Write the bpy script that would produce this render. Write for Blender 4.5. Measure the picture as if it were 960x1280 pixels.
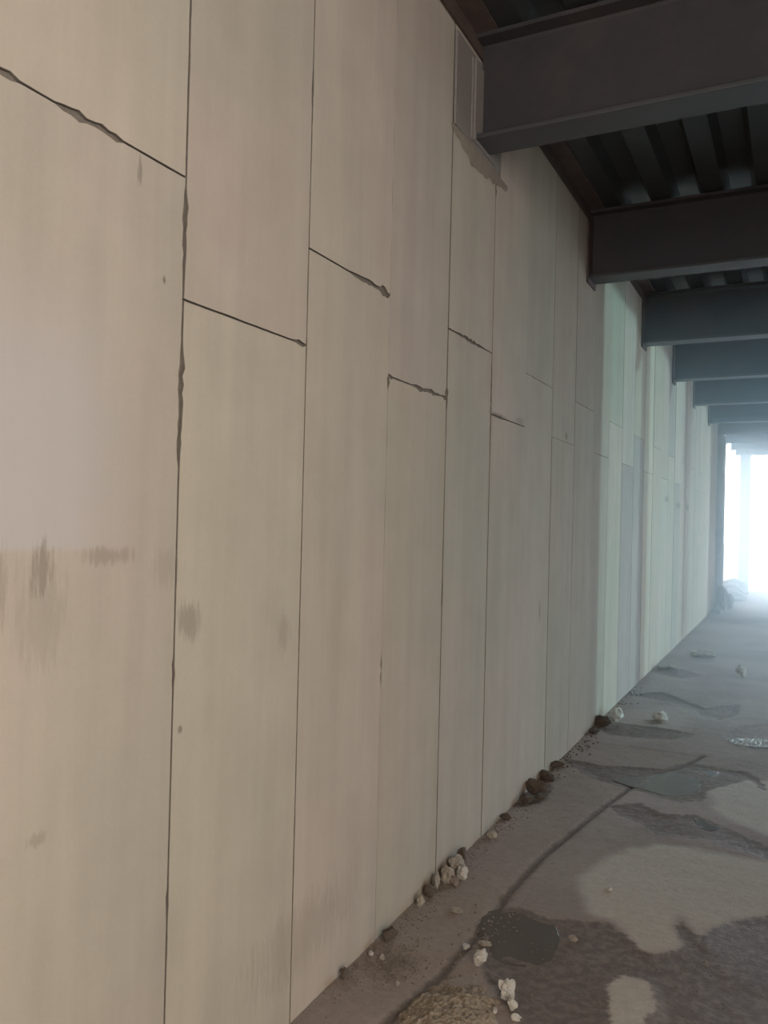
import bpy, bmesh, math, random
import numpy as np
from mathutils import Vector, Matrix, noise

for o in list(bpy.data.objects):
    bpy.data.objects.remove(o)
scene = bpy.context.scene
COL = scene.collection
rnd = random.Random(7)

# ------------------------------------------------------------------ camera
# world: left wall at x = 0, corridor runs along +Y, floor z = 0 (metres)
YAW, PITCH, ROLL = math.radians(26.893), math.radians(0.4439), math.radians(-1.3789)
fw = Vector((-math.sin(YAW) * math.cos(PITCH), math.cos(YAW) * math.cos(PITCH), math.sin(PITCH)))
rt = fw.cross(Vector((0, 0, 1))).normalized()
dn = fw.cross(rt)
rt2 = math.cos(ROLL) * rt + math.sin(ROLL) * dn
dn2 = -math.sin(ROLL) * rt + math.cos(ROLL) * dn
cam_data = bpy.data.cameras.new('camera')
cam_data.sensor_fit = 'VERTICAL'
cam_data.sensor_height = 24.0
cam_data.lens = 1017.2 / 1280 * 24.0
cam_data.clip_start = 0.05
cam_data.clip_end = 400
cam = bpy.data.objects.new('camera', cam_data)
COL.objects.link(cam)
M3 = Matrix((rt2, -dn2, -fw)).transposed()
cam.matrix_world = Matrix.Translation((1.43, 0.0, 1.633)) @ M3.to_4x4()
scene.camera = cam

# ------------------------------------------------------------------ light and exposure
scene.view_settings.view_transform = 'Standard'
scene.view_settings.look = 'None'
scene.view_settings.gamma = 1.0
scene.view_settings.use_curve_mapping = False
scene.view_settings.exposure = 0.0
scene.cycles.use_denoising = True
scene.cycles.max_bounces = 8
scene.cycles.diffuse_bounces = 5
scene.cycles.volume_bounces = 1
scene.cycles.sample_clamp_indirect = 6.0

world = bpy.data.worlds.new('sky')
scene.world = world
world.use_nodes = True
wn = world.node_tree
wn.nodes.clear()
w_out = wn.nodes.new('ShaderNodeOutputWorld')
w_bg = wn.nodes.new('ShaderNodeBackground')
w_tc = wn.nodes.new('ShaderNodeTexCoord')
w_sep = wn.nodes.new('ShaderNodeSeparateXYZ')
w_map = wn.nodes.new('ShaderNodeMapRange')
w_mix = wn.nodes.new('ShaderNodeMix')
w_mix.data_type = 'RGBA'
wn.links.new(w_tc.outputs['Generated'], w_sep.inputs[0])
w_ramp = wn.nodes.new('ShaderNodeValToRGB')
wn.nodes.remove(w_mix)
w_up = wn.nodes.new('ShaderNodeMath')
w_up.operation = 'MULTIPLY_ADD'           # brighter overhead too
wn.links.new(w_sep.outputs['Z'], w_up.inputs[0])
w_up.inputs[1].default_value = 0.30
wn.links.new(w_sep.outputs['Y'], w_up.inputs[2])
wn.links.new(w_up.outputs[0], w_map.inputs['Value'])
w_map.inputs['From Min'].default_value = -1.0
w_map.inputs['From Max'].default_value = 1.0
# overcast sky: dim and warm behind the camera, brightest and cool ahead where the veiled sun whitens it
els = w_ramp.color_ramp.elements
els[0].position = 0.0
els[0].color = (0.20, 0.18, 0.16, 1)
els[1].position = 1.0
els[1].color = (1.45, 1.9, 2.35, 1)
e = els.new(0.58); e.color = (0.066, 0.077, 0.078, 1)
e = els.new(0.80); e.color = (0.30, 0.44, 0.54, 1)
wn.links.new(w_map.outputs['Result'], w_ramp.inputs['Fac'])
wn.links.new(w_ramp.outputs['Color'], w_bg.inputs['Color'])
w_bg.inputs['Strength'].default_value = 6.5
wn.links.new(w_bg.outputs[0], w_out.inputs['Surface'])

def sun(name, direction, strength, color, angle):
    d = bpy.data.lights.new(name, 'SUN')
    d.energy = strength
    d.color = color
    d.angle = math.radians(angle)
    o = bpy.data.objects.new(name, d)
    COL.objects.link(o)
    o.rotation_euler = Vector(direction).to_track_quat('-Z', 'Y').to_euler()
    return o

# low veiled sun shining through the open side bays on to the far part of the wall
sun('sun', (-1.0, -0.10, -0.09), 1.35, (0.50, 0.95, 1.05), 2.0)

def area(name, loc, target, sx, sy, power, color):
    d = bpy.data.lights.new(name, 'AREA')
    d.shape = 'RECTANGLE'
    d.size, d.size_y = sx, sy
    d.energy = power
    d.color = color
    o = bpy.data.objects.new(name, d)
    COL.objects.link(o)
    o.location = loc
    o.rotation_euler = (Vector(target) - Vector(loc)).to_track_quat('-Z', 'Y').to_euler()
    return o

# daylight entering the open bay on the right, just behind the photographer
area('daylight_near_bay', (3.55, -1.35, 1.9), (0.0, -0.8, 1.75), 3.6, 3.2, 200, (1.0, 0.87, 0.765))

# ------------------------------------------------------------------ node helpers
def new_mat(name):
    m = bpy.data.materials.new(name)
    m.use_nodes = True
    nt = m.node_tree
    nt.nodes.clear()
    out = nt.nodes.new('ShaderNodeOutputMaterial')
    b = nt.nodes.new('ShaderNodeBsdfPrincipled')
    nt.links.new(b.outputs[0], out.inputs['Surface'])
    return m, nt, b

class G:
    """small node-graph helper"""
    def __init__(self, nt):
        self.nt = nt
    def put(self, sock, v):
        if hasattr(v, 'node'):
            self.nt.links.new(v, sock)
        else:
            sock.default_value = v
    def math(self, op, a, b=0.0, c=0.0, clamp=False):
        n = self.nt.nodes.new('ShaderNodeMath')
        n.operation = op
        n.use_clamp = clamp
        self.put(n.inputs[0], a); self.put(n.inputs[1], b); self.put(n.inputs[2], c)
        return n.outputs[0]
    def pos(self):
        n = self.nt.nodes.new('ShaderNodeNewGeometry')
        return n.outputs['Position']
    def xyz(self, v):
        n = self.nt.nodes.new('ShaderNodeSeparateXYZ')
        self.put(n.inputs[0], v)
        return n.outputs
    def scale(self, v, s):
        n = self.nt.nodes.new('ShaderNodeVectorMath')
        n.operation = 'MULTIPLY'
        self.put(n.inputs[0], v); n.inputs[1].default_value = s
        return n.outputs[0]
    def noise(self, v, scale, detail=4.0, rough=0.55, dist=0.0):
        n = self.nt.nodes.new('ShaderNodeTexNoise')
        self.put(n.inputs['Vector'], v)
        n.inputs['Scale'].default_value = scale
        n.inputs['Detail'].default_value = detail
        n.inputs['Roughness'].default_value = rough
        n.inputs['Distortion'].default_value = dist
        return n.outputs['Fac']
    def smooth(self, v, a, b, lo=0.0, hi=1.0):
        n = self.nt.nodes.new('ShaderNodeMapRange')
        n.interpolation_type = 'SMOOTHSTEP'
        self.put(n.inputs['Value'], v)
        n.inputs['From Min'].default_value = a
        n.inputs['From Max'].default_value = b
        n.inputs['To Min'].default_value = lo
        n.inputs['To Max'].default_value = hi
        return n.outputs['Result']
    def mix(self, f, a, b):
        n = self.nt.nodes.new('ShaderNodeMix')
        n.data_type = 'RGBA'
        self.put(n.inputs['Factor'], f); self.put(n.inputs['A'], a); self.put(n.inputs['B'], b)
        return n.outputs['Result']
    def mulc(self, a, f):
        n = self.nt.nodes.new('ShaderNodeVectorMath')
        n.operation = 'SCALE'
        self.put(n.inputs[0], a); self.put(n.inputs['Scale'], f)
        return n.outputs[0]
    def attr(self, name):
        n = self.nt.nodes.new('ShaderNodeAttribute')
        n.attribute_name = name
        return n.outputs['Fac']
    def bump(self, h, strength, dist=0.01):
        n = self.nt.nodes.new('ShaderNodeBump')
        n.inputs['Strength'].default_value = strength
        n.inputs['Distance'].default_value = dist
        self.put(n.inputs['Height'], h)
        return n.outputs[0]
    def objcolor(self):
        n = self.nt.nodes.new('ShaderNodeObjectInfo')
        return n.outputs['Color']

# ------------------------------------------------------------------ materials
def mat_wall():
    m, nt, b = new_mat('lightweight_concrete_panel')
    g = G(nt)
    P = g.pos()
    x, y, z = g.xyz(P)[:3]
    big = g.noise(P, 0.9, 3)
    mid = g.noise(P, 4.0, 5, 0.6)
    streak = g.noise(g.scale(P, (9.0, 9.0, 0.55)), 1.0, 4, 0.6)
    fine = g.noise(P, 90.0, 3, 0.6)
    base = g.mix(g.smooth(big, 0.35, 0.65), (0.415, 0.345, 0.280, 1), (0.385, 0.338, 0.270, 1))
    v = g.math('ADD', 0.70, g.math('MULTIPLY', mid, 0.22))
    v = g.math('ADD', v, g.math('MULTIPLY', streak, 0.28))
    v = g.math('ADD', v, g.math('MULTIPLY', fine, 0.08))
    c = g.mulc(base, v)
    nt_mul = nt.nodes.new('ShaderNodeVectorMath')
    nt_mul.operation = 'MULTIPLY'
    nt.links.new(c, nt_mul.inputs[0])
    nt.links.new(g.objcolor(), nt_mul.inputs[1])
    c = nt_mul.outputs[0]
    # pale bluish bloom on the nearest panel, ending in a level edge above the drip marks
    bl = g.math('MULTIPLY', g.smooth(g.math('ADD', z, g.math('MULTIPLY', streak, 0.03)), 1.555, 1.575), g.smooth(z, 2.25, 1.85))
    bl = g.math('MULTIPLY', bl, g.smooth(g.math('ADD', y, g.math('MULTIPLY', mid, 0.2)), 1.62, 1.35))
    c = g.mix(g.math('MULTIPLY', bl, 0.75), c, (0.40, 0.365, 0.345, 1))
    # handling stains: (y, z, half width, half height, drip?, strength)
    stains = [(1.217, 1.505, 0.030, 0.060, 0.55), (1.10, 1.47, 0.035, 0.08, 0.35), (1.40, 1.53, 0.085, 0.022, 0.35),
              (1.22, 1.42, 0.07, 0.12, 0.18), (1.60, 1.50, 0.06, 0.05, 0.16), (1.69, 1.352, 0.045, 0.05, 0.45),
              (2.14, 1.27, 0.035, 0.06, 0.25), (1.472, 2.455, 0.007, 0.045, 0.55), (1.565, 2.219, 0.008, 0.010, 0.8),
              (1.669, 1.067, 0.010, 0.011, 0.7), (1.221, 0.931, 0.022, 0.016, 0.3), (5.58, 2.23, 0.035, 0.03, 0.6),
              (4.14, 2.195, 0.14, 0.016, 0.6), (4.52, 2.21, 0.08, 0.02, 0.3), (5.02, 1.07, 0.02, 0.07, 0.5),
              (2.30, 0.25, 0.30, 0.12, 0.20), (11.6, 1.9, 0.25, 0.05, 0.55), (10.5, 1.95, 0.2, 0.04, 0.5), (12.6, 1.9, 0.25, 0.05, 0.5)]
    jn = g.math('SUBTRACT', g.noise(g.scale(P, (75, 75, 8)), 1.0, 5, 0.75), 0.5)
    tot = None
    for (sy, sz, hy, hz, st) in stains:
        dy = g.math('DIVIDE', g.math('SUBTRACT', y, sy), hy)
        dz = g.math('DIVIDE', g.math('SUBTRACT', z, sz), hz)
        r = g.math('SQRT', g.math('ADD', g.math('MULTIPLY', dy, dy), g.math('MULTIPLY', dz, dz)))
        r = g.math('ADD', r, g.math('MULTIPLY', jn, 3.4))
        k = g.smooth(r, 0.45, 1.25, st, 0.0)
        tot = k if tot is None else g.math('MAXIMUM', tot, k)
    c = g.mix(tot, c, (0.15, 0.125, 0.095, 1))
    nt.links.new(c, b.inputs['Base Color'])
    b.inputs['Roughness'].default_value = 0.92
    b.inputs['Specular IOR Level'].default_value = 0.15
    nt.links.new(g.bump(g.math('ADD', g.math('MULTIPLY', mid, 0.6), g.math('MULTIPLY', fine, 0.25)), 0.25, 0.006), b.inputs['Normal'])
    return m

def mat_floor():
    m, nt, b = new_mat('worn_concrete_floor')
    g = G(nt)
    P = g.pos()
    n1 = g.noise(P, 6.0, 6, 0.65)
    n2 = g.noise(P, 28.0, 5, 0.65)
    n3 = g.noise(P, 130.0, 3, 0.6)
    big = g.noise(P, 1.1, 4)
    jag = g.math('ADD', g.math('MULTIPLY', g.math('SUBTRACT', n1, 0.5), 0.09), g.math('MULTIPLY', g.math('SUBTRACT', n2, 0.5), 0.05))
    c = g.mix(g.smooth(big, 0.38, 0.62), (0.265, 0.216, 0.184, 1), (0.325, 0.270, 0.232, 1))
    lim = g.smooth(g.math('ADD', g.attr('pale'), g.math('MULTIPLY', jag, 1.5)), 0.045, -0.04)
    c = g.mix(g.math('MULTIPLY', lim, 0.9), c, (0.45, 0.40, 0.33, 1))
    strip = g.smooth(g.math('ADD', g.attr('strip'), g.math('MULTIPLY', jag, 0.6)), 0.02, -0.03)
    c = g.mix(g.math('MULTIPLY', strip, 0.6), c, (0.275, 0.218, 0.175, 1))
    lin = g.smooth(g.math('ADD', g.attr('groove'), g.math('MULTIPLY', jag, 0.35)), 0.006, 0.030, 0.7, 0.0)
    c = g.mix(lin, c, (0.10, 0.08, 0.066, 1))
    wet_or_shade = g.smooth(g.math('ADD', g.attr('damp'), jag), 0.012, -0.012)
    wc = g.mix(g.smooth(n2, 0.4, 0.65), (0.128, 0.100, 0.083, 1), (0.185, 0.146, 0.121, 1))
    c = g.mix(g.math('MULTIPLY', wet_or_shade, 0.92), c, wc)
    c = g.mulc(c, g.math('ADD', 0.55, g.math('ADD', g.math('MULTIPLY', n2, 0.48), g.math('MULTIPLY', n3, 0.42))))
    nt.links.new(c, b.inputs['Base Color'])
    rr = g.math('SUBTRACT', 0.85, g.math('MULTIPLY', wet_or_shade, 0.30))
    nt.links.new(rr, b.inputs['Roughness'])
    b.inputs['Specular IOR Level'].default_value = 0.22
    h = g.math('ADD', g.math('MULTIPLY', n2, 0.8), g.math('MULTIPLY', n3, 0.5))
    nt.links.new(g.bump(h, 0.45, 0.012), b.inputs['Normal'])
    return m

def mat_simple(name, col, rough, metal=0.0, var=0.25, scale=8.0, spec=0.3, bump=0.0, col2=None, stretch=(1, 1, 1)):
    m, nt, b = new_mat(name)
    g = G(nt)
    P = g.pos()
    n = g.noise(g.scale(P, stretch), scale, 5, 0.6)
    n2 = g.noise(P, scale * 6, 4, 0.6)
    c = g.mix(g.smooth(n, 0.35, 0.68), (*col, 1), (*(col2 or col), 1))
    c = g.mulc(c, g.math('ADD', 1 - var / 2, g.math('MULTIPLY', n2, var)))
    nt.links.new(c, b.inputs['Base Color'])
    b.inputs['Roughness'].default_value = rough
    b.inputs['Metallic'].default_value = metal
    b.inputs['Specular IOR Level'].default_value = spec
    if bump:
        nt.links.new(g.bump(n2, bump, 0.008), b.inputs['Normal'])
    return m

WALL = mat_wall()
FLOOR = mat_floor()
MORTAR = mat_simple('dark_mortar', (0.15, 0.125, 0.10), 0.95, var=0.5, scale=14, bump=0.4)
PALE_MORTAR = mat_simple('brown_mortar', (0.21, 0.17, 0.13), 0.95, var=0.5, scale=14, bump=0.6, col2=(0.22, 0.18, 0.14))
STEEL = mat_simple('dark_painted_steel', (0.038, 0.034, 0.034), 0.50, var=0.35, scale=3.0, spec=0.4, col2=(0.052, 0.040, 0.038))
FLANGE = mat_simple('edge_lit_painted_steel', (0.042, 0.040, 0.040), 0.50, var=0.35, scale=3.0, spec=0.5, col2=(0.05, 0.045, 0.045))  # the lower edge's caught light is put into this slightly paler colour
PLATE = mat_simple('pale_grey_steel_plate', (0.20, 0.172, 0.152), 0.7, var=0.3, scale=7, spec=0.2)
RUSTY = mat_simple('brown_primed_steel', (0.065, 0.045, 0.038), 0.65, var=0.4, scale=9, col2=(0.09, 0.06, 0.05))
DECK = mat_simple('galvanised_deck', (0.07, 0.07, 0.07), 0.38, metal=0.6, var=0.4, scale=4, col2=(0.07, 0.068, 0.066))
PIER = mat_simple('grey_concrete_pier', (0.30, 0.29, 0.28), 0.9, var=0.35, scale=5, bump=0.3, col2=(0.16, 0.15, 0.14))
GROUND = mat_simple('pale_dusty_ground', (0.75, 0.73, 0.70), 0.95, var=0.4, scale=2, bump=0.3)
RUBBLE_PALE = mat_simple('pale_mortar_rubble', (0.36, 0.32, 0.265), 0.95, var=0.5, scale=30, bump=0.5, col2=(0.24, 0.205, 0.165))
RUBBLE_WHITE = mat_simple('white_plaster_rubble', (0.54, 0.51, 0.46), 0.9, var=0.3, scale=30, bump=0.4, col2=(0.40, 0.37, 0.32))
RUBBLE_DARK = mat_simple('dark_dirt_clod', (0.10, 0.078, 0.06), 0.95, var=0.6, scale=30, bump=0.6)
RUBBLE_MID = mat_simple('brown_gravel', (0.24, 0.20, 0.165), 0.95, var=0.7, scale=40, bump=0.5, col2=(0.15, 0.12, 0.10))
SAND = mat_simple('coarse_sand', (0.335, 0.275, 0.205), 0.95, var=0.9, scale=26, bump=0.9, col2=(0.25, 0.20, 0.15))
FILM = mat_simple('shiny_film', (0.90, 0.92, 0.90), 0.18, var=0.15, scale=20, spec=0.9)

def mat_water():
    m, nt, b = new_mat('muddy_water')
    g = G(nt)
    P = g.pos()
    n = g.noise(P, 9.0, 3)
    nt.links.new(g.mix(n, (0.085, 0.074, 0.063, 1), (0.11, 0.094, 0.078, 1)), b.inputs['Base Color'])
    b.inputs['Roughness'].default_value = 0.12
    b.inputs['IOR'].default_value = 1.33
    nt.links.new(g.bump(g.noise(P, 25.0, 3), 0.25, 0.004), b.inputs['Normal'])
    return m
WATER = mat_water()

# ------------------------------------------------------------------ mesh helpers
def link_bm(name, bm, mat, parent=None, smooth=False, normals=True):
    if normals:
        bmesh.ops.recalc_face_normals(bm, faces=bm.faces)
    me = bpy.data.meshes.new(name)
    bm.to_mesh(me)
    bm.free()
    me.materials.append(mat)
    if smooth:
        for p in me.polygons:
            p.use_smooth = True
    o = bpy.data.objects.new(name, me)
    COL.objects.link(o)
    if parent:
        o.parent = parent
    return o

def box(bm, x0, x1, y0, y1, z0, z1, bevel=0.0):
    r = bmesh.ops.create_cube(bm, size=1.0)
    for v in r['verts']:
        v.co = Vector(((x0 + x1) / 2 + v.co.x * (x1 - x0), (y0 + y1) / 2 + v.co.y * (y1 - y0), (z0 + z1) / 2 + v.co.z * (z1 - z0)))
    if bevel:
        es = {e for v in r['verts'] for e in v.link_edges}
        bmesh.ops.bevel(bm, geom=list(es), offset=bevel, segments=2, affect='EDGES', profile=0.6)

def empty(name, loc=(0, 0, 0)):
    o = bpy.data.objects.new(name, None)
    COL.objects.link(o)
    o.location = loc
    o.empty_display_size = 0.2
    return o

def tag(o, label, cat, group=None, kind='thing'):
    o['label'] = label
    o['category'] = cat
    if group:
        o['group'] = group
    if kind:
        o['kind'] = kind
    return o

def struct(o, label=None):
    o['kind'] = 'structure'
    if label:
        o['label'] = label
    return o

# ------------------------------------------------------------------ floor
DARK = {
  'A':[(0.299,3.172),(0.303,3.276),(0.383,3.354),(0.465,3.369),(0.567,3.310),(0.626,3.211),(0.638,3.050),(0.592,2.942),(0.510,2.914),(0.432,2.933),(0.370,2.997)],
  'B':[(0.305,3.176),(0.316,3.260),(0.427,3.324),(0.563,3.323),(0.681,3.382),(0.785,3.426),(0.852,3.354),(0.914,3.265),(0.969,3.250),(1.048,3.314),(1.072,3.381),(1.015,3.505),(1.033,3.606),(1.095,3.492),(1.126,3.425),(1.141,3.547),(1.235,3.706),(1.503,3.938),(1.609,3.071),(0.823,2.459),(0.675,2.575),(0.560,2.675),(0.485,2.781),(0.385,2.939)],
  'D':[(-0.017,5.665),(0.245,5.609),(0.466,5.702),(0.665,5.761),(0.789,6.006),(0.998,5.965),(1.171,5.968),(1.249,5.822),(1.302,5.586),(1.180,5.781),(1.032,5.528),(0.953,5.376),(0.984,5.230),(0.847,5.100),(0.607,5.168),(0.529,5.207),(0.321,5.261),(0.116,5.468)],
  'E':[(0.496,4.814),(0.639,4.976),(0.792,4.842),(0.952,4.937),(1.107,4.820),(1.329,4.638),(1.510,4.551),(1.508,4.393),(1.206,4.485),(1.030,4.559),(0.876,4.530),(0.796,4.521),(0.698,4.619),(0.579,4.687)],
  'F':[(0.005,4.521),(-0.022,4.790),(-0.003,5.120),(0.127,4.965),(0.143,4.727),(0.081,4.582)],  # shade beside the wall-foot debris, painted as dark floor
  'G':[(0.003,6.632),(0.163,6.884),(0.508,6.891),(0.768,6.826),(0.615,6.541),(0.393,6.456),(0.156,6.442)],
  'H':[(0.951,6.941),(1.045,7.320),(1.547,7.825),(1.536,6.859),(1.167,6.606),(1.051,6.735)],
  'I':[(-0.016,8.032),(0.303,8.371),(0.719,7.844),(0.995,8.209),(1.020,7.755),(0.884,7.436),(0.683,7.539),(0.509,7.894)],
  'K':[(0.029,9.427),(0.269,9.880),(0.561,9.511),(0.350,9.211)],
}
PALE = {
  'C':[(0.566,3.751),(0.633,4.095),(0.818,4.374),(1.118,4.422),(1.474,4.425),(1.473,3.921),(1.235,3.706),(1.141,3.547),(1.125,3.438),(1.093,3.513),(1.033,3.606),(1.013,3.519),(1.073,3.368),(0.968,3.256),(0.914,3.265),(0.852,3.354),(0.781,3.447),(0.678,3.467)],
  'C2':[(0.967,5.471),(1.111,5.739),(1.480,5.962),(1.475,4.700),(1.203,4.891),(1.045,5.080)],
  'N':[(0.835,2.961),(0.885,3.065),(0.997,3.069),(1.060,2.913),(1.017,2.696),(0.908,2.681)],
}
GROOVE = [(0.24,1.2),(0.267,2.325),(0.318,2.688),(0.338,3.084),(0.333,3.506),(0.352,3.954),(0.414,4.385),(0.482,4.882),(0.567,5.410),(0.755,5.858),(0.873,6.213)]

def seg_dist(px, py, a, b):
    ax, ay = a
    dx, dy = b[0] - ax, b[1] - ay
    t = np.clip(((px - ax) * dx + (py - ay) * dy) / max(dx * dx + dy * dy, 1e-9), 0, 1)
    return np.hypot(px - ax - t * dx, py - ay - t * dy)

def poly_sdf(px, py, pts):
    d = np.full(px.shape, 1e3)
    inside = np.zeros(px.shape, bool)
    for i in range(len(pts)):
        a, b = pts[i - 1], pts[i]
        d = np.minimum(d, seg_dist(px, py, a, b))
        c = ((a[1] > py) != (b[1] > py)) & (px < (b[0] - a[0]) * (py - a[1]) / ((b[1] - a[1]) or 1e-9) + a[0])
        inside ^= c
    return np.where(inside, -d, d)

XR = 3.6           # face of the right wall
Y0, Y1 = -4.0, 22.9

def build_floor():
    xs = np.concatenate([np.arange(-0.10, 1.70, 0.02), np.arange(1.70, XR + 0.41, 0.10)])
    ys = np.concatenate([np.arange(Y0, 2.0, 0.15), np.arange(2.0, 8.6, 0.02), np.arange(8.6, Y1 + 0.2, 0.10)])
    X, Yg = np.meshgrid(xs, ys)
    px, py = X.ravel(), Yg.ravel()
    damp = np.full(px.shape, 1e3)  # damp ground, plus the painted debris shade at the wall foot
    for k, pl in DARK.items():
        damp = np.minimum(damp, poly_sdf(px, py, pl))
    damp = np.maximum(damp, -(poly_sdf(px, py, PALE['N']) + 0.02))
    pale = np.full(px.shape, 1e3)
    for k, pl in PALE.items():
        pale = np.minimum(pale, poly_sdf(px, py, pl))
    gro = np.full(px.shape, 1e3)
    for a, b in zip(GROOVE[:-1], GROOVE[1:]):
        gro = np.minimum(gro, seg_dist(px, py, a, b))
    gx = np.interp(py, [q[1] for q in GROOVE], [q[0] for q in GROOVE])
    strip = np.where(py < 6.2, px - gx, 1.0 + px)
    zz = np.zeros(px.shape)
    for i in range(len(px)):
        if px[i] < 1.75 and 1.9 < py[i] < 9:
            v = Vector((px[i], py[i], 0))
            zz[i] = 0.004 * noise.noise(v * 3.1) + 0.0025 * noise.noise(v * 11.0) + (0.0025 * noise.noise(v * 31.0) if strip[i] < 0 else 0.0008 * noise.noise(v * 31.0))
    zz += np.where(strip < 0, -0.004, 0.0) - 0.010 * np.exp(-(gro / 0.015) ** 2)
    zz -= 0.006 * np.clip(-damp / 0.05, 0, 1)
    zz = np.minimum(zz, 0.004)
    nx, ny = len(xs), len(ys)
    idx = np.arange(nx * ny).reshape(ny, nx)
    quads = np.stack([idx[:-1, :-1], idx[:-1, 1:], idx[1:, 1:], idx[1:, :-1]], -1).reshape(-1, 4)
    verts = np.stack([px, py, zz], -1)
    # a slab under it gives the floor its thickness
    n0 = len(verts)
    bx = [(-0.10, Y0, -0.15), (XR + 0.4, Y0, -0.15), (XR + 0.4, Y1, -0.15), (-0.10, Y1, -0.15)]
    verts = np.concatenate([verts, np.array(bx)])
    faces = quads.tolist() + [[n0, n0 + 3, n0 + 2, n0 + 1]]
    me = bpy.data.meshes.new('floor')
    me.from_pydata(verts.tolist(), [], faces)
    for nm, arr in (('damp', damp), ('pale', pale), ('groove', gro), ('strip', strip)):
        at = me.attributes.new(nm, 'FLOAT', 'POINT')
        at.data.foreach_set('value', np.concatenate([np.clip(arr, -2, 2), np.ones(4)]).astype(np.float32))
    me.materials.append(FLOOR)
    for p in me.polygons:
        p.use_smooth = True
    o = bpy.data.objects.new('floor', me)
    COL.objects.link(o)
    struct(o, 'worn brown concrete floor with damp patches')
build_floor()

bm = bmesh.new()
box(bm, -60, 60, -60, 90, -0.6, -0.155)
struct(link_bm('ground', bm, GROUND), 'pale dusty open ground outside the building')

# ------------------------------------------------------------------ left wall: backing strip + precast panels
WALL_TOP = 4.06
WALL_END = 17.46
PITCH_Y = 0.5955
def seam_y(k):
    return 1.637 + PITCH_Y * k
K0 = -8
KN = int((WALL_END - 1.637) / PITCH_Y)
bm = bmesh.new()
box(bm, -0.125, -0.009, seam_y(K0), WALL_END, -0.1, WALL_TOP - 0.01)
wall = struct(link_bm('wall_left', bm, MORTAR), 'long beige wall of tall concrete panels')

# chipped or wide places on seams: (y, z, reach, extra width)
CHIPS = [(1.29, 2.507, 0.07, 0.015), (1.37, 2.505, 0.05, 0.012), (1.09, 2.50, 0.04, 0.012), (1.635, 2.41, 0.06, 0.010), (1.635, 2.31, 0.06, 0.007),
         (1.635, 1.97, 0.10, 0.013), (1.635, 1.83, 0.07, 0.009), (1.637, 1.22, 0.05, 0.005), (1.637, 0.62, 0.05, 0.004),
         (2.20, 2.185, 0.04, 0.010), (2.23, 3.0, 0.10, 0.006), (2.62, 2.497, 0.12, 0.012), (2.78, 2.497, 0.05, 0.020),
         (2.83, 2.17, 0.035, 0.016), (2.83, 1.04, 0.08, 0.010), (3.2, 2.195, 0.15, 0.016), (3.42, 2.19, 0.05, 0.020),
         (3.42, 1.3, 0.08, 0.006), (3.7, 2.50, 0.2, 0.012), (4.01, 2.2, 0.3, 0.008), (4.01, 3.40, 0.08, 0.018)]
SEAM_GAP = {0: 0.0060, 1: 0.0058, 2: 0.0050, 3: 0.0060, 4: 0.0075, 5: 0.0018, 6: 0.0012, 7: 0.0018, 8: 0.0012, 9: 0.003, 10: 0.009, 11: 0.006, 12: 0.010}
def gap_of(k):
    return SEAM_GAP.get(k, 0.004) * 0.75

def chip(y, z):
    e = 0.0
    for (cy, cz, r, w) in CHIPS:
        d = math.hypot(y - cy, z - cz) / r
        if d < 1:
            e = max(e, 0.75 * w * (1 - d * d))
    return e

# panels toned greyer or paler than their neighbours, both-row ones carrying mid-wall shade in their colour: k -> (upper?, tone)
TONE = {10: (False, (0.84, 0.82, 0.90)), 11: (False, (0.80, 0.80, 0.86)), 9: (True, (0.88, 0.95, 0.92)), 12: (True, (1.0, 1.05, 1.0)), 16: (False, (0.80, 0.82, 0.86)), 15: (True, (0.78, 0.80, 0.84)), 6: (None, (0.93, 0.92, 0.90)), 7: (None, (0.85, 0.84, 0.83)), 8: (None, (0.82, 0.81, 0.80))}

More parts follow.
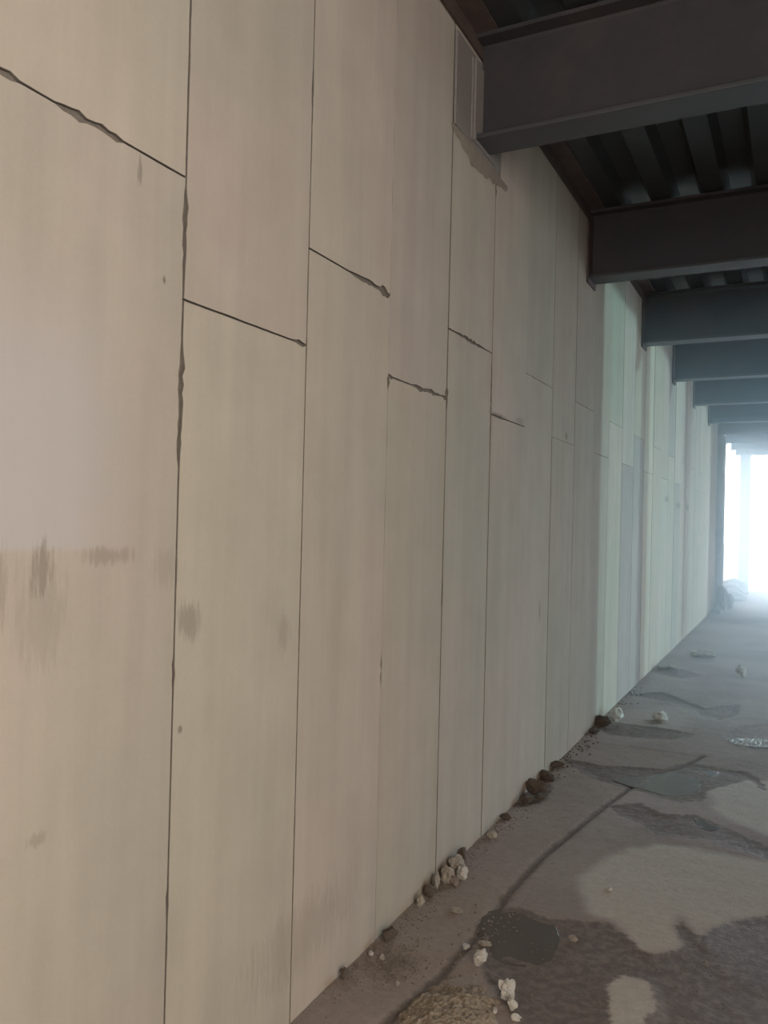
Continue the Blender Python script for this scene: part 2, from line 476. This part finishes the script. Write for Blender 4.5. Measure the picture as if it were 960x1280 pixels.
def make_panel(k, y0, y1, z0, z1, gl, gr, gb, gt, shade, xoff):
    step = 0.022 if y0 < 5.5 else 0.12
    if y1 < 0.6:
        step = 0.3
    loop = []
    ny = max(2, int((y1 - y0) / step)); nz = max(2, int((z1 - z0) / step))
    def jit(y, z, s):
        a = noise.noise(Vector((y * 9.0, z * 9.0, s))) * 0.0016 + noise.noise(Vector((y * 40, z * 40, s + 5))) * 0.0012
        fade = 0.0018 * noise.noise(Vector((y * 2.3, z * 2.3, s + 3)))
        return max(-0.0015, a + fade + chip(y, z) * (0.7 + 1.3 * noise.noise(Vector((y * 60, z * 60, s + 9)))))
    for i in range(ny):
        y = y0 + (y1 - y0) * i / ny
        loop.append((y, z0 + gb + (jit(y, z0, 1) if z0 > 0.3 else 0), 0))
    for i in range(nz):
        z = z0 + (z1 - z0) * i / nz
        loop.append((y1 - gr - jit(y1, z, 2), z, 1))
    for i in range(ny):
        y = y1 - (y1 - y0) * i / ny
        loop.append((y, z1 - gt - jit(y, z1, 3), 2))
    for i in range(nz):
        z = z1 - (z1 - z0) * i / nz
        loop.append((y0 + gl + jit(y0, z, 4), z, 3))
    # clamp the corners into the panel
    ya, yb, za, zb = y0 + gl, y1 - gr, z0 + gb, z1 - gt
    pts = []
    for (y, z, s) in loop:
        pts.append((min(max(y, ya), yb), min(max(z, za), zb)))
    cy, cz = (y0 + y1) / 2, (z0 + z1) / 2
    bm = bmesh.new()
    def ring(x, inset):
        return [bm.verts.new((x + xoff, y + (inset if y < cy else -inset) * (1 if abs(y - cy) > (y1 - y0) / 2 - 0.03 else 0),
                              z + (inset if z < cz else -inset) * (1 if abs(z - cz) > (z1 - z0) / 2 - 0.03 else 0))) for (y, z) in pts]
    r0 = ring(-0.10, 0)
    r1 = ring(-0.0012, 0)
    r2 = ring(0.0, 0.0009)
    n = len(pts)
    for a, b in ((r0, r1), (r1, r2)):
        for i in range(n):
            f = bm.faces.new((a[i], a[(i + 1) % n], b[(i + 1) % n], b[i]))
            f.material_index = 1          # the panel's edge is grimed with joint mortar
    bm.faces.new(r2)
    bm.faces.new(r0[::-1])
    bmesh.ops.remove_doubles(bm, verts=bm.verts, dist=0.00005)
    o = link_bm('wall_panel', bm, WALL, wall)
    o.data.materials.append(MORTAR)
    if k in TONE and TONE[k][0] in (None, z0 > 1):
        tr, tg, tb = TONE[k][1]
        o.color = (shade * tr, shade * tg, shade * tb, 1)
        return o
    o.color = (shade, shade * rnd.uniform(0.985, 1.015), shade * rnd.uniform(0.97, 1.02), 1)
    return o

for k in range(K0, KN + 1):
    y0 = seam_y(k)
    y1 = min(seam_y(k + 1), WALL_END)
    if y1 - y0 < 0.1:
        continue
    # panel k lies between seam k and k+1; panel -1 (left edge of the photo) has its joint at 2.51
    zj = 2.505 if k % 2 else 2.188
    gl, gr = gap_of(k) / 2, gap_of(k + 1) / 2
    s1, s2 = rnd.uniform(0.94, 1.05), rnd.uniform(0.93, 1.04)
    xo = rnd.uniform(-0.0015, 0.0015)
    gj = 0.0022 if k < 5 else 0.0006
    make_panel(k, y0, y1, -0.02, zj, gl, gr, 0.0, gj, s1, xo)
    make_panel(k, y0, y1, zj, WALL_TOP, gl, gr, gj, 0.0, s2, xo + rnd.uniform(-0.001, 0.001))

# ------------------------------------------------------------------ roof deck
def build_deck():
    pitch, zb, zt, t = 0.345, 3.985, 4.065, 0.004
    prof = []
    x = -0.10
    c0 = 0.345 - pitch            # centre of a flute
    k = 0
    pts = []
    for k in range(-1, 16):
        c = 0.345 + pitch * k
        pts += [(c - 0.105, zb), (c - 0.065, zt), (c + 0.065, zt), (c + 0.105, zb)]
    pts = [p for p in pts if -0.16 < p[0] < XR + 0.3]
    bm = bmesh.new()
    ya, yb = Y0, Y1 + 0.1
    ny = 60
    rows = []
    for j in range(ny + 1):
        y = ya + (yb - ya) * j / ny
        lo = [bm.verts.new((px, y, pz)) for px, pz in pts]
        hi = [bm.verts.new((px, y, pz + t)) for px, pz in pts]
        rows.append((lo, hi))
    for (a, A), (b, B) in zip(rows[:-1], rows[1:]):
        for i in range(len(pts) - 1):
            bm.faces.new((a[i], a[i + 1], b[i + 1], b[i]))
            bm.faces.new((A[i], B[i], B[i + 1], A[i + 1]))
    # concrete topping above the deck
    box(bm, -0.15, XR + 0.3, ya, yb, zt + 0.02, zt + 0.12)
    o = link_bm('ceiling', bm, DECK, normals=False)
    struct(o, 'dark corrugated metal roof deck')
build_deck()

# ------------------------------------------------------------------ steel beams
BEAM_Y = [3.65, 6.08, 8.48, 10.75, 13.05, 15.4, 17.4, 19.3, 21.0, 22.6]
ZB, ZT = 3.466, 3.974
FW_, TF, TW = 0.20, 0.022, 0.012
def beam_bm(x0, x1):
    bm = bmesh.new()
    prof = [(TW/2 + 0.012, ZB + TF + 0.0003), (TW/2, ZB + TF + 0.012), (TW/2, ZT - TF - 0.012), (TW/2 + 0.012, ZT - TF), (FW_/2, ZT - TF), (FW_/2, ZT - 0.002),
            (-FW_/2, ZT - 0.002), (-FW_/2, ZT - TF), (-TW/2 - 0.012, ZT - TF), (-TW/2, ZT - TF - 0.012), (-TW/2, ZB + TF + 0.012), (-TW/2 - 0.012, ZB + TF + 0.0003)]
    a = [bm.verts.new((x0, y, z)) for y, z in prof]
    b = [bm.verts.new((x1, y, z)) for y, z in prof]
    n = len(prof)
    for i in range(n):
        bm.faces.new((a[i], a[(i + 1) % n], b[(i + 1) % n], b[i]))
    bm.faces.new(a[::-1]); bm.faces.new(b)
    return bm

LABELS = ['nearest dark steel beam across the passage, pale grey plates at its wall end',
          'second dark steel beam from the camera, just beyond the nearest one',
          'third dark steel beam from the camera, pale lower edge above bright wall',
          'fourth steel beam from the camera, bluish grey in the haze',
          'fifth steel beam from the camera, hazy grey with lit lower edge',
          'sixth steel beam from the camera, pale in the haze',
          'seventh steel beam from the camera, above the end of the panel wall',
          'eighth steel beam from the camera, above the open gap beyond the wall',
          'ninth steel beam from the camera, last one before the end opening',
          'farthest steel beam, pale, along the top of the bright end opening']
beam_mesh = None
flange_mesh = None
plate_mesh = None
stiff_mesh = None
for i, (by, lab) in enumerate(zip(BEAM_Y, LABELS)):
    root = tag(empty('steel_beam', (0, by + 0.1, ZB)), lab, 'beam', 'steel beams across the passage')
    if beam_mesh is None:
        bo = link_bm('beam_profile', beam_bm(0.018, XR - 0.004), STEEL, root)
        beam_mesh = bo.data
    else:
        bo = bpy.data.objects.new('beam_profile', beam_mesh)
        COL.objects.link(bo)
        bo.parent = root
    bo.location = (0, 0, -ZB)
    if flange_mesh is None:
        bm = bmesh.new()
        box(bm, 0.018, XR - 0.004, -FW_ / 2, FW_ / 2, 0.0, TF, 0.004)
        fl = link_bm('lower_flange', bm, FLANGE, root)
        flange_mesh = fl.data
    else:
        fl = bpy.data.objects.new('lower_flange', flange_mesh)
        COL.objects.link(fl)
        fl.parent = root
    if i == 0:
        # two stacked pale plates on the wall behind the beam's end
        bm = bmesh.new()
        box(bm, 0.0035, 0.016, -0.335, 0.30, -0.03, 0.40, 0.003)
        p = link_bm('end_plate', bm, PLATE, root); p['label'] = 'pale grey steel plate'
        bm = bmesh.new()
        box(bm, 0.016, 0.024, -0.150, 0.20, -0.018, 0.37, 0.002)
        box(bm, 0.024, 0.034, -0.135, -0.115, -0.018, 0.37, 0.002)
        p = link_bm('end_plate', bm, PLATE, root); p['label'] = 'smaller pale grey steel plate'
        bm = bmesh.new()
        n, rings = 60, []
        for k in range(n + 1):
            y = -0.35 + 0.80 * k / n
            e = math.sin(math.pi * k / n) ** 0.4
            a1 = abs(noise.noise(Vector((k * 0.13, 2.0, 0)))); a2 = noise.noise(Vector((k * 0.45, 7.0, 0)))
            h = (0.045 + 0.06 * a1 + 0.008 * a2 + 0.035 * math.exp(-((k - 24) / 9) ** 2)) * e + 0.004
            d = (0.010 + 0.008 * a1 + 0.002 * a2) * e + 0.004
            rings.append([bm.verts.new((px, y, pz)) for px, pz in ((0.003, -0.031), (d, -0.031), (d * 0.95, -0.031 - h * 0.35), (d * 0.6, -0.031 - h * 0.75), (0.003, -0.031 - h))])
        for A, B in zip(rings[:-1], rings[1:]):
            for q in range(5):
                bm.faces.new((A[q], A[(q + 1) % 5], B[(q + 1) % 5], B[q]))
        bm.faces.new(rings[0]); bm.faces.new(rings[-1])
        link_bm('mortar_bedding', bm, PALE_MORTAR, root)
    else:
        if plate_mesh is None:
            bm = bmesh.new()
            box(bm, 0.0035, 0.016, -0.13, 0.13, -0.04, 0.425, 0.002)
            p = link_bm('end_plate', bm, RUSTY, root)
            plate_mesh = p.data
        else:
            p = bpy.data.objects.new('end_plate', plate_mesh)
            COL.objects.link(p)
            p.parent = root

# steel angle that carries the deck's edge along the wall top
bm = bmesh.new()
box(bm, 0.0035, 0.016, -3.9, WALL_END, 3.90, 3.984)
box(bm, 0.0035, 0.12, -3.9, WALL_END, 3.974, 3.984)
o = link_bm('edge_angle', bm, RUSTY)
# ------------------------------------------------------------------ far piers, right side, ends
def pier(name, x0, x1, y0, y1, z1, label, foot=True):
    bm = bmesh.new()
    box(bm, x0, x1, y0, y1, -0.02, z1, 0.015)
    o = link_bm(name, bm, PIER)
    tag(o, label, 'pillar')
    return o
tag(o, 'long brown steel angle along the top of the panel wall', 'steel angle')
pier('concrete_pillar', -0.14, 0.125, WALL_END + 0.01, WALL_END + 0.42, 3.464, 'dark grey concrete pillar at the far end of the panel wall')
pier('concrete_pillar', 0.12, 0.36, 22.62, 22.90, 3.464, 'thin pale pillar beside the bright end opening')

bm = bmesh.new()
box(bm, XR, XR + 0.2, 0.6, 7.08, -0.1, 3.98)
struct(link_bm('wall_right', bm, WALL), 'plain concrete wall on the right')
for yy, wdt in ((9.2, 0.5), (12.9, 0.8), (19.2, 0.5), (22.4, 0.5)):
    bm = bmesh.new()
    box(bm, XR, XR + 0.4, yy - wdt / 2, yy + wdt / 2, -0.02, 3.98, 0.01)
    tag(link_bm('concrete_pillar', bm, PIER), 'concrete pillar on the open right side of the passage', 'pillar', 'pillars along the open right side')

# ------------------------------------------------------------------ haze
def build_haze(name_label, dens, aniso, ya, yb):
    m = bpy.data.materials.new('dusty_haze')
    m.use_nodes = True
    nt = m.node_tree
    nt.nodes.clear()
    out = nt.nodes.new('ShaderNodeOutputMaterial')
    v = nt.nodes.new('ShaderNodeVolumeScatter')
    v.inputs['Color'].default_value = (0.66, 0.88, 1.0, 1)
    v.inputs['Density'].default_value = dens
    v.inputs['Anisotropy'].default_value = aniso
    nt.links.new(v.outputs[0], out.inputs['Volume'])
    bm = bmesh.new()
    box(bm, 0.13, XR - 0.05, ya, yb, 0.02, 3.45)
    o = link_bm('haze', bm, m)
    tag(o, name_label, 'haze', kind='stuff')
build_haze('thin bluish dust haze hanging in the far half of the passage', 0.055, 0.5, 6.4, 14.6)
build_haze('dense pale dust haze glowing before the bright end opening', 0.155, 0.72, 14.6, 22.5)  # extra density added to stand in for lens bloom round the opening

# ------------------------------------------------------------------ rubble and debris
def stone_bm(sx, sy, sz, seed, sub=2, rough=0.35, facets=6):
    bm = bmesh.new()
    bmesh.ops.create_icosphere(bm, subdivisions=sub, radius=1.0)
    r = random.Random(seed)
    planes = []
    for _ in range(facets):
        d = Vector((r.gauss(0, 1), r.gauss(0, 1), r.gauss(0, 1))).normalized()
        planes.append((d, r.uniform(0.55, 0.85)))
    off = Vector((r.uniform(0, 50), r.uniform(0, 50), 0))
    for v in bm.verts:
        c = v.co.copy()
        for d, h in planes:
            t = c.dot(d)
            if t > h:
                c -= d * (t - h)
        c *= 1 + rough * noise.noise(v.co * 1.7 + off) + 0.15 * noise.noise(v.co * 5 + off)
        v.co = Vector((c.x * sx, c.y * sy, c.z * sz))
    zmin = min(v.co.z for v in bm.verts)
    for v in bm.verts:
        v.co.z -= zmin
    return bm

def stone(name, x, y, sx, sy, sz, mat, label, cat, group=None, z=-0.004, rz=None, sub=3, rough=0.35):
    s = rnd.randint(0, 99999)
    o = link_bm(name, stone_bm(sx, sy, sz, s, sub, rough), mat, smooth=False)
    o.location = (x, y, z)
    o.rotation_euler = (0, 0, rz if rz is not None else rnd.uniform(0, 6.28))
    return tag(o, label, cat, group)

# clump of broken mortar at the foot of the wall
g = 'broken mortar clump at the wall foot'
for (x, y, a, b_, c, mat, lab) in [
        (0.058, 3.42, 0.032, 0.036, 0.036, RUBBLE_PALE, 'big pale mortar lump at the front of the clump by the wall'),
        (0.056, 3.54, 0.038, 0.034, 0.044, RUBBLE_PALE, 'largest pale mortar lump at the back of the clump by the wall'),
        (0.108, 3.48, 0.028, 0.030, 0.032, RUBBLE_WHITE, 'whitest mortar lump on the open side of the clump by the wall'),
        (0.034, 3.345, 0.020, 0.028, 0.035, RUBBLE_PALE, 'small mortar lump nearest the camera in the clump by the wall'),
        (0.098, 3.41, 0.020, 0.024, 0.026, RUBBLE_MID, 'small brown lump at the foot of the mortar clump'),
        (0.045, 3.63, 0.028, 0.036, 0.045, RUBBLE_DARK, 'dark dirt clod behind the pale mortar clump'),
        (0.04, 3.26, 0.020, 0.024, 0.026, RUBBLE_DARK, 'dark clod against the wall in front of the mortar clump')]:
    stone('rubble_lump', x, y, a, b_, c, mat, lab, 'rubble', g)
stone('stone_chip', 0.045, 3.16, 0.014, 0.018, 0.024, RUBBLE_PALE, 'pale stone chip standing by the wall before the mortar clump', 'stone')
stone('stone_chip', 0.193, 3.19, 0.030, 0.020, 0.010, RUBBLE_PALE, 'flat pale chip lying alone on the dusty strip', 'stone')
stone('stone_chip', 0.334, 2.937, 0.014, 0.018, 0.012, RUBBLE_WHITE, 'small white pebble beside the dark groove', 'stone')
stone('stone_chip', 0.390, 3.00, 0.030, 0.016, 0.010, RUBBLE_PALE, 'flat pale chip at the lower edge of the dark puddle', 'stone')
stone('rubble_lump', 0.421, 2.862, 0.022, 0.030, 0.030, RUBBLE_WHITE, 'white plaster lump with dark mud round it, before the dark puddle', 'rubble')
stone('rubble_lump', 0.575, 2.70, 0.026, 0.036, 0.040, RUBBLE_WHITE, 'largest white plaster lump in the mud beside the sand heap', 'rubble', rough=0.6)
stone('rubble_lump', 0.610, 2.655, 0.018, 0.016, 0.020, RUBBLE_WHITE, 'small white plaster bit next to the largest white lump', 'rubble')
stone('stone_chip', 0.565, 2.605, 0.011, 0.009, 0.011, RUBBLE_WHITE, 'tiny white chip at the edge of the sand heap', 'stone')
stone('stone_chip', 0.640, 2.60, 0.016, 0.012, 0.012, RUBBLE_WHITE, 'white chip in the mud at the bottom edge of the view', 'stone')
stone('rubble_lump', 0.030, 2.535, 0.018, 0.022, 0.020, RUBBLE_DARK, 'dark clod against the wall foot, nearest the camera', 'rubble')
stone('stone_chip', 0.212, 2.594, 0.011, 0.009, 0.009, RUBBLE_PALE, 'lone pale pebble on the dusty strip before the sand heap', 'stone')
stone('stone_chip', 0.042, 2.72, 0.010, 0.010, 0.011, RUBBLE_WHITE, 'white pebble close to the wall foot in the gravel', 'stone')
stone('stone_chip', 0.090, 2.715, 0.012, 0.010, 0.011, RUBBLE_PALE, 'pale pebble in the gravel a step off the wall', 'stone')
stone('rubble_lump', 0.05, 2.85, 0.030, 0.034, 0.026, RUBBLE_DARK, 'dark clod in the gravel by the wall seam', 'rubble')
stone('stone_chip', 0.678, 3.206, 0.018, 0.014, 0.010, RUBBLE_PALE, 'pale chip on the damp mud right of the dark puddle', 'stone')
stone('stone_chip', 0.717, 3.718, 0.016, 0.016, 0.010, RUBBLE_WHITE, 'white chip on the pale dry floor patch', 'stone')
stone('stone_chip', 0.06, 4.02, 0.028, 0.022, 0.020, RUBBLE_PALE, 'pale chip at the wall foot beyond the mortar clump', 'stone')
stone('rubble_lump', 0.124, 6.921, 0.060, 0.055, 0.065, RUBBLE_WHITE, 'white lump near the wall where the wall turns lighter', 'rubble')
stone('rubble_lump', 0.448, 7.096, 0.085, 0.050, 0.045, RUBBLE_WHITE, 'white oblong lump on open floor right of the one by the wall', 'rubble')
stone('rubble_lump', 0.429, 10.90, 0.19, 0.09, 0.045, RUBBLE_WHITE, 'flat pale slab far down the passage floor', 'rubble')
stone('rubble_lump', 0.132, 9.73, 0.14, 0.08, 0.03, RUBBLE_PALE, 'flat pale piece near the wall foot in the hazy part', 'rubble')
stone('rubble_lump', 0.918, 9.70, 0.045, 0.06, 0.07, RUBBLE_WHITE, 'white lump far out on the floor, right side of view', 'rubble')

g = 'dirt clods along the wall foot'
for (x, y, a, b_, c, lab) in [
        (0.06, 4.62, 0.05, 0.08, 0.035, 'nearest dark dirt clod in the heap at the dark wall foot'),
        (0.05, 4.80, 0.05, 0.10, 0.06, 'middle dark dirt clod in the heap at the dark wall foot'),
        (0.11, 4.72, 0.05, 0.04, 0.02, 'flat brown clod on the open side of the dirt heap'),
        (0.04, 5.10, 0.035, 0.10, 0.05, 'tall dark dirt clod behind the heap at the wall foot'),
        (0.04, 5.38, 0.035, 0.07, 0.035, 'dark dirt clod at the tip of the long damp patch'),
        (0.05, 6.70, 0.05, 0.11, 0.06, 'brown dirt clod at the wall foot beside the white lump'),
        (0.05, 6.42, 0.04, 0.08, 0.035, 'low brown clod before the white lump by the wall'),
        (0.04, 4.30, 0.03, 0.05, 0.025, 'small brown clod on the near side of the dirt heap')]:
    stone('dirt_clod', x, y, a * 0.75, b_ * 0.7, c * 0.7, RUBBLE_DARK, lab, 'dirt', g)

g = 'rubble at the foot of the far pillar'
for (x, y, a, b_, c, mat, lab) in [
        (0.16, 17.2, 0.09, 0.12, 0.24, RUBBLE_DARK, 'dark rubble block leaning at the foot of the far pillar'),
        (0.27, 17.6, 0.08, 0.10, 0.15, RUBBLE_DARK, 'dark rubble block on the open side of the far pillar'),
        (0.12, 16.4, 0.08, 0.10, 0.09, RUBBLE_MID, 'low brown rubble before the far pillar'),
        (0.25, 19.2, 0.25, 0.3, 0.14, RUBBLE_PALE, 'pale rubble lump in the open gap beyond the far pillar'),
        (0.20, 20.3, 0.3, 0.4, 0.22, RUBBLE_PALE, 'largest pale rubble lump in the open gap beyond the far pillar'),
        (0.12, 18.6, 0.16, 0.2, 0.14, RUBBLE_PALE, 'pale rubble lump right behind the far pillar')]:
    stone('rubble_lump', x, y, a, b_, c, mat, lab, 'rubble', g)

# fine gravel along the wall foot, on the strip and in the mud: uncountable grit
def build_gravel():
    bm = bmesh.new()
    r = random.Random(3)
    base = []
    for s in range(6):
        b = stone_bm(1, 1, 0.7, s, 1, 0.3)
        b.verts.ensure_lookup_table()
        base.append(([v.co.copy() for v in b.verts], [[v.index for v in f.verts] for f in b.faces]))
        b.free()
    def put(x, y, s):
        co, fa = base[r.randrange(6)]
        a = r.uniform(0, 6.28); ca, sa = math.cos(a), math.sin(a)
        vs = [bm.verts.new((x + s * (c.x * ca - c.y * sa), y + s * (c.x * sa + c.y * ca), -0.006 + s * c.z)) for c in co]
        for f in fa:
            bm.faces.new([vs[i] for i in f])
    for _ in range(1100):
        y = r.uniform(2.3, 5.0); x = abs(r.gauss(0.02, 0.045)) + 0.012
        put(x, y, r.uniform(0.002, 0.0055))
    for _ in range(500):
        put(r.gauss(0.14, 0.05), r.gauss(2.72, 0.08), r.uniform(0.002, 0.005))
    for _ in range(260):
        put(r.uniform(0.35, 1.3), r.uniform(2.5, 3.3), r.uniform(0.002, 0.005))
    for _ in range(130):
        put(r.gauss(0.36, 0.04), r.uniform(2.6, 3.5), r.uniform(0.003, 0.007))
    for _ in range(300):
        put(abs(r.gauss(0.0, 0.06)) + 0.01, r.uniform(5.0, 8.5), r.uniform(0.004, 0.012))
    o = link_bm('gravel', bm, RUBBLE_MID, normals=False)
    tag(o, 'loose brown grit scattered along the wall foot and in the mud', 'gravel', kind='stuff')
build_gravel()

# sand heap at the bottom edge of the photo
def build_sand():
    bm = bmesh.new()
    cx, cy, n = 0.455, 2.47, 70
    rx, ry = 0.165, 0.27
    vs = {}
    for i in range(n + 1):
        for j in range(n + 1):
            u, v = -1 + 2 * i / n, -1 + 2 * j / n
            p = Vector((cx + u * rx, cy + v * ry, 0))
            rr = math.hypot(u, v) + 0.18 * noise.noise(p * 14)
            h = max(0.0, 1 - rr * rr) ** 0.9 * 0.055
            h += (0.010 * noise.noise(p * 38) + 0.008 * noise.noise(p * 90)) * min(1, h / 0.01)
            vs[i, j] = (p.x, p.y, h - 0.010)
    idx = {k: bm.verts.new(c) for k, c in vs.items()}
    for i in range(n):
        for j in range(n):
            q = [(i, j), (i + 1, j), (i + 1, j + 1), (i, j + 1)]
            if max(vs[k][2] for k in q) > -0.0095:
                bm.faces.new([idx[k] for k in q])
    bmesh.ops.delete(bm, geom=[v for v in bm.verts if not v.link_faces], context='VERTS')
    o = link_bm('sand_heap', bm, SAND)
    tag(o, 'low rough heap of light brown sand at the bottom edge of the view', 'sand')
build_sand()

# puddles: shallow water with a rounded rim
def puddle(pts, label, z=-0.0045, shrink=0.0, seed=0, mat=None):
    cx = sum(p[0] for p in pts) / len(pts); cy = sum(p[1] for p in pts) / len(pts)
    out = []
    m = len(pts)
    for i in range(m):                     # closed Catmull-Rom outline
        p0, p1, p2, p3 = (Vector(pts[(i + d) % m]) for d in (-1, 0, 1, 2))
        for s in range(8):
            t = s / 8
            q = 0.5 * ((2 * p1) + (p2 - p0) * t + (2 * p0 - 5 * p1 + 4 * p2 - p3) * t * t + (3 * p1 - p0 - 3 * p2 + p3) * t ** 3)
            w = 0.012 * noise.noise(Vector((q.x * 14, q.y * 14, seed)))
            d = (q - Vector((cx, cy)))
            q = q + d.normalized() * (w - shrink)
            out.append(q)
    bm = bmesh.new()
    lo = [bm.verts.new((q.x, q.y, -0.020)) for q in out]
    mid = [bm.verts.new((q.x, q.y, z - 0.002)) for q in out]
    top = [bm.verts.new((q.x + (cx - q.x) * 0.03, q.y + (cy - q.y) * 0.03, z)) for q in out]
    n = len(out)
    for a, b in ((lo, mid), (mid, top)):
        for i in range(n):
            bm.faces.new((a[i], a[(i + 1) % n], b[(i + 1) % n], b[i]))
    f = bm.faces.new(top)
    bm.faces.new(lo[::-1])
    bmesh.ops.triangulate(bm, faces=[f])
    o = link_bm('puddle', bm, mat or WATER)
    tag(o, label, 'puddle', 'puddles on the concrete floor')
    return o
puddle(DARK['A'], 'dark round puddle beside the groove near the bottom of the view', shrink=0.0)
puddle([(0.40, 5.36), (0.60, 5.55), (0.80, 5.83), (1.0, 5.88), (0.93, 5.60), (0.90, 5.36), (0.80, 5.20), (0.60, 5.24)], 'long grey puddle in the damp patch across the passage', seed=3)
puddle([(1.00, 5.05), (1.08, 4.98), (1.10, 4.80), (1.02, 4.72), (0.95, 4.84)], 'small puddle between two pale dry patches', seed=5)

# crumpled shiny scrap of film lying at the right edge
def build_film():
    bm = bmesh.new()
    nu, nv = 40, 18
    g_ = {}
    for i in range(nu + 1):
        for j in range(nv + 1):
            u, v = i / nu, j / nv
            a = (u - 0.5) * 2; b = (v - 0.5) * 2
            edge = 1 - max(abs(a) ** 3, abs(b) ** 3)
            p = Vector((a * 2.2, b * 1.2, 0))
            h = 0.030 * abs(noise.noise(p * 3.3)) + 0.034 * abs(noise.noise(p * 4.9 + Vector((7, 3, 0))))
            x = 0.20 * a + 0.015 * noise.noise(p * 3 + Vector((0, 9, 0)))
            y = 0.11 * b * (1 - 0.3 * a * a) + 0.02 * noise.noise(p * 2 + Vector((4, 0, 0)))
            g_[i, j] = bm.verts.new((x, y, 0.004 + h * (0.35 + 0.65 * edge)))
    for i in range(nu):
        for j in range(nv):
            bm.faces.new((g_[i, j], g_[i + 1, j], g_[i + 1, j + 1], g_[i, j + 1]))
    r = bmesh.ops.solidify(bm, geom=bm.faces[:], thickness=0.0015)
    o = link_bm('plastic_film', bm, FILM)
    o.location = (1.20, 6.80, -0.006)
    o.rotation_euler = (0, 0, 0.45)
    tag(o, 'crumpled shiny pale scrap lying flat by the dark patch at the right edge', 'plastic scrap')
build_film()
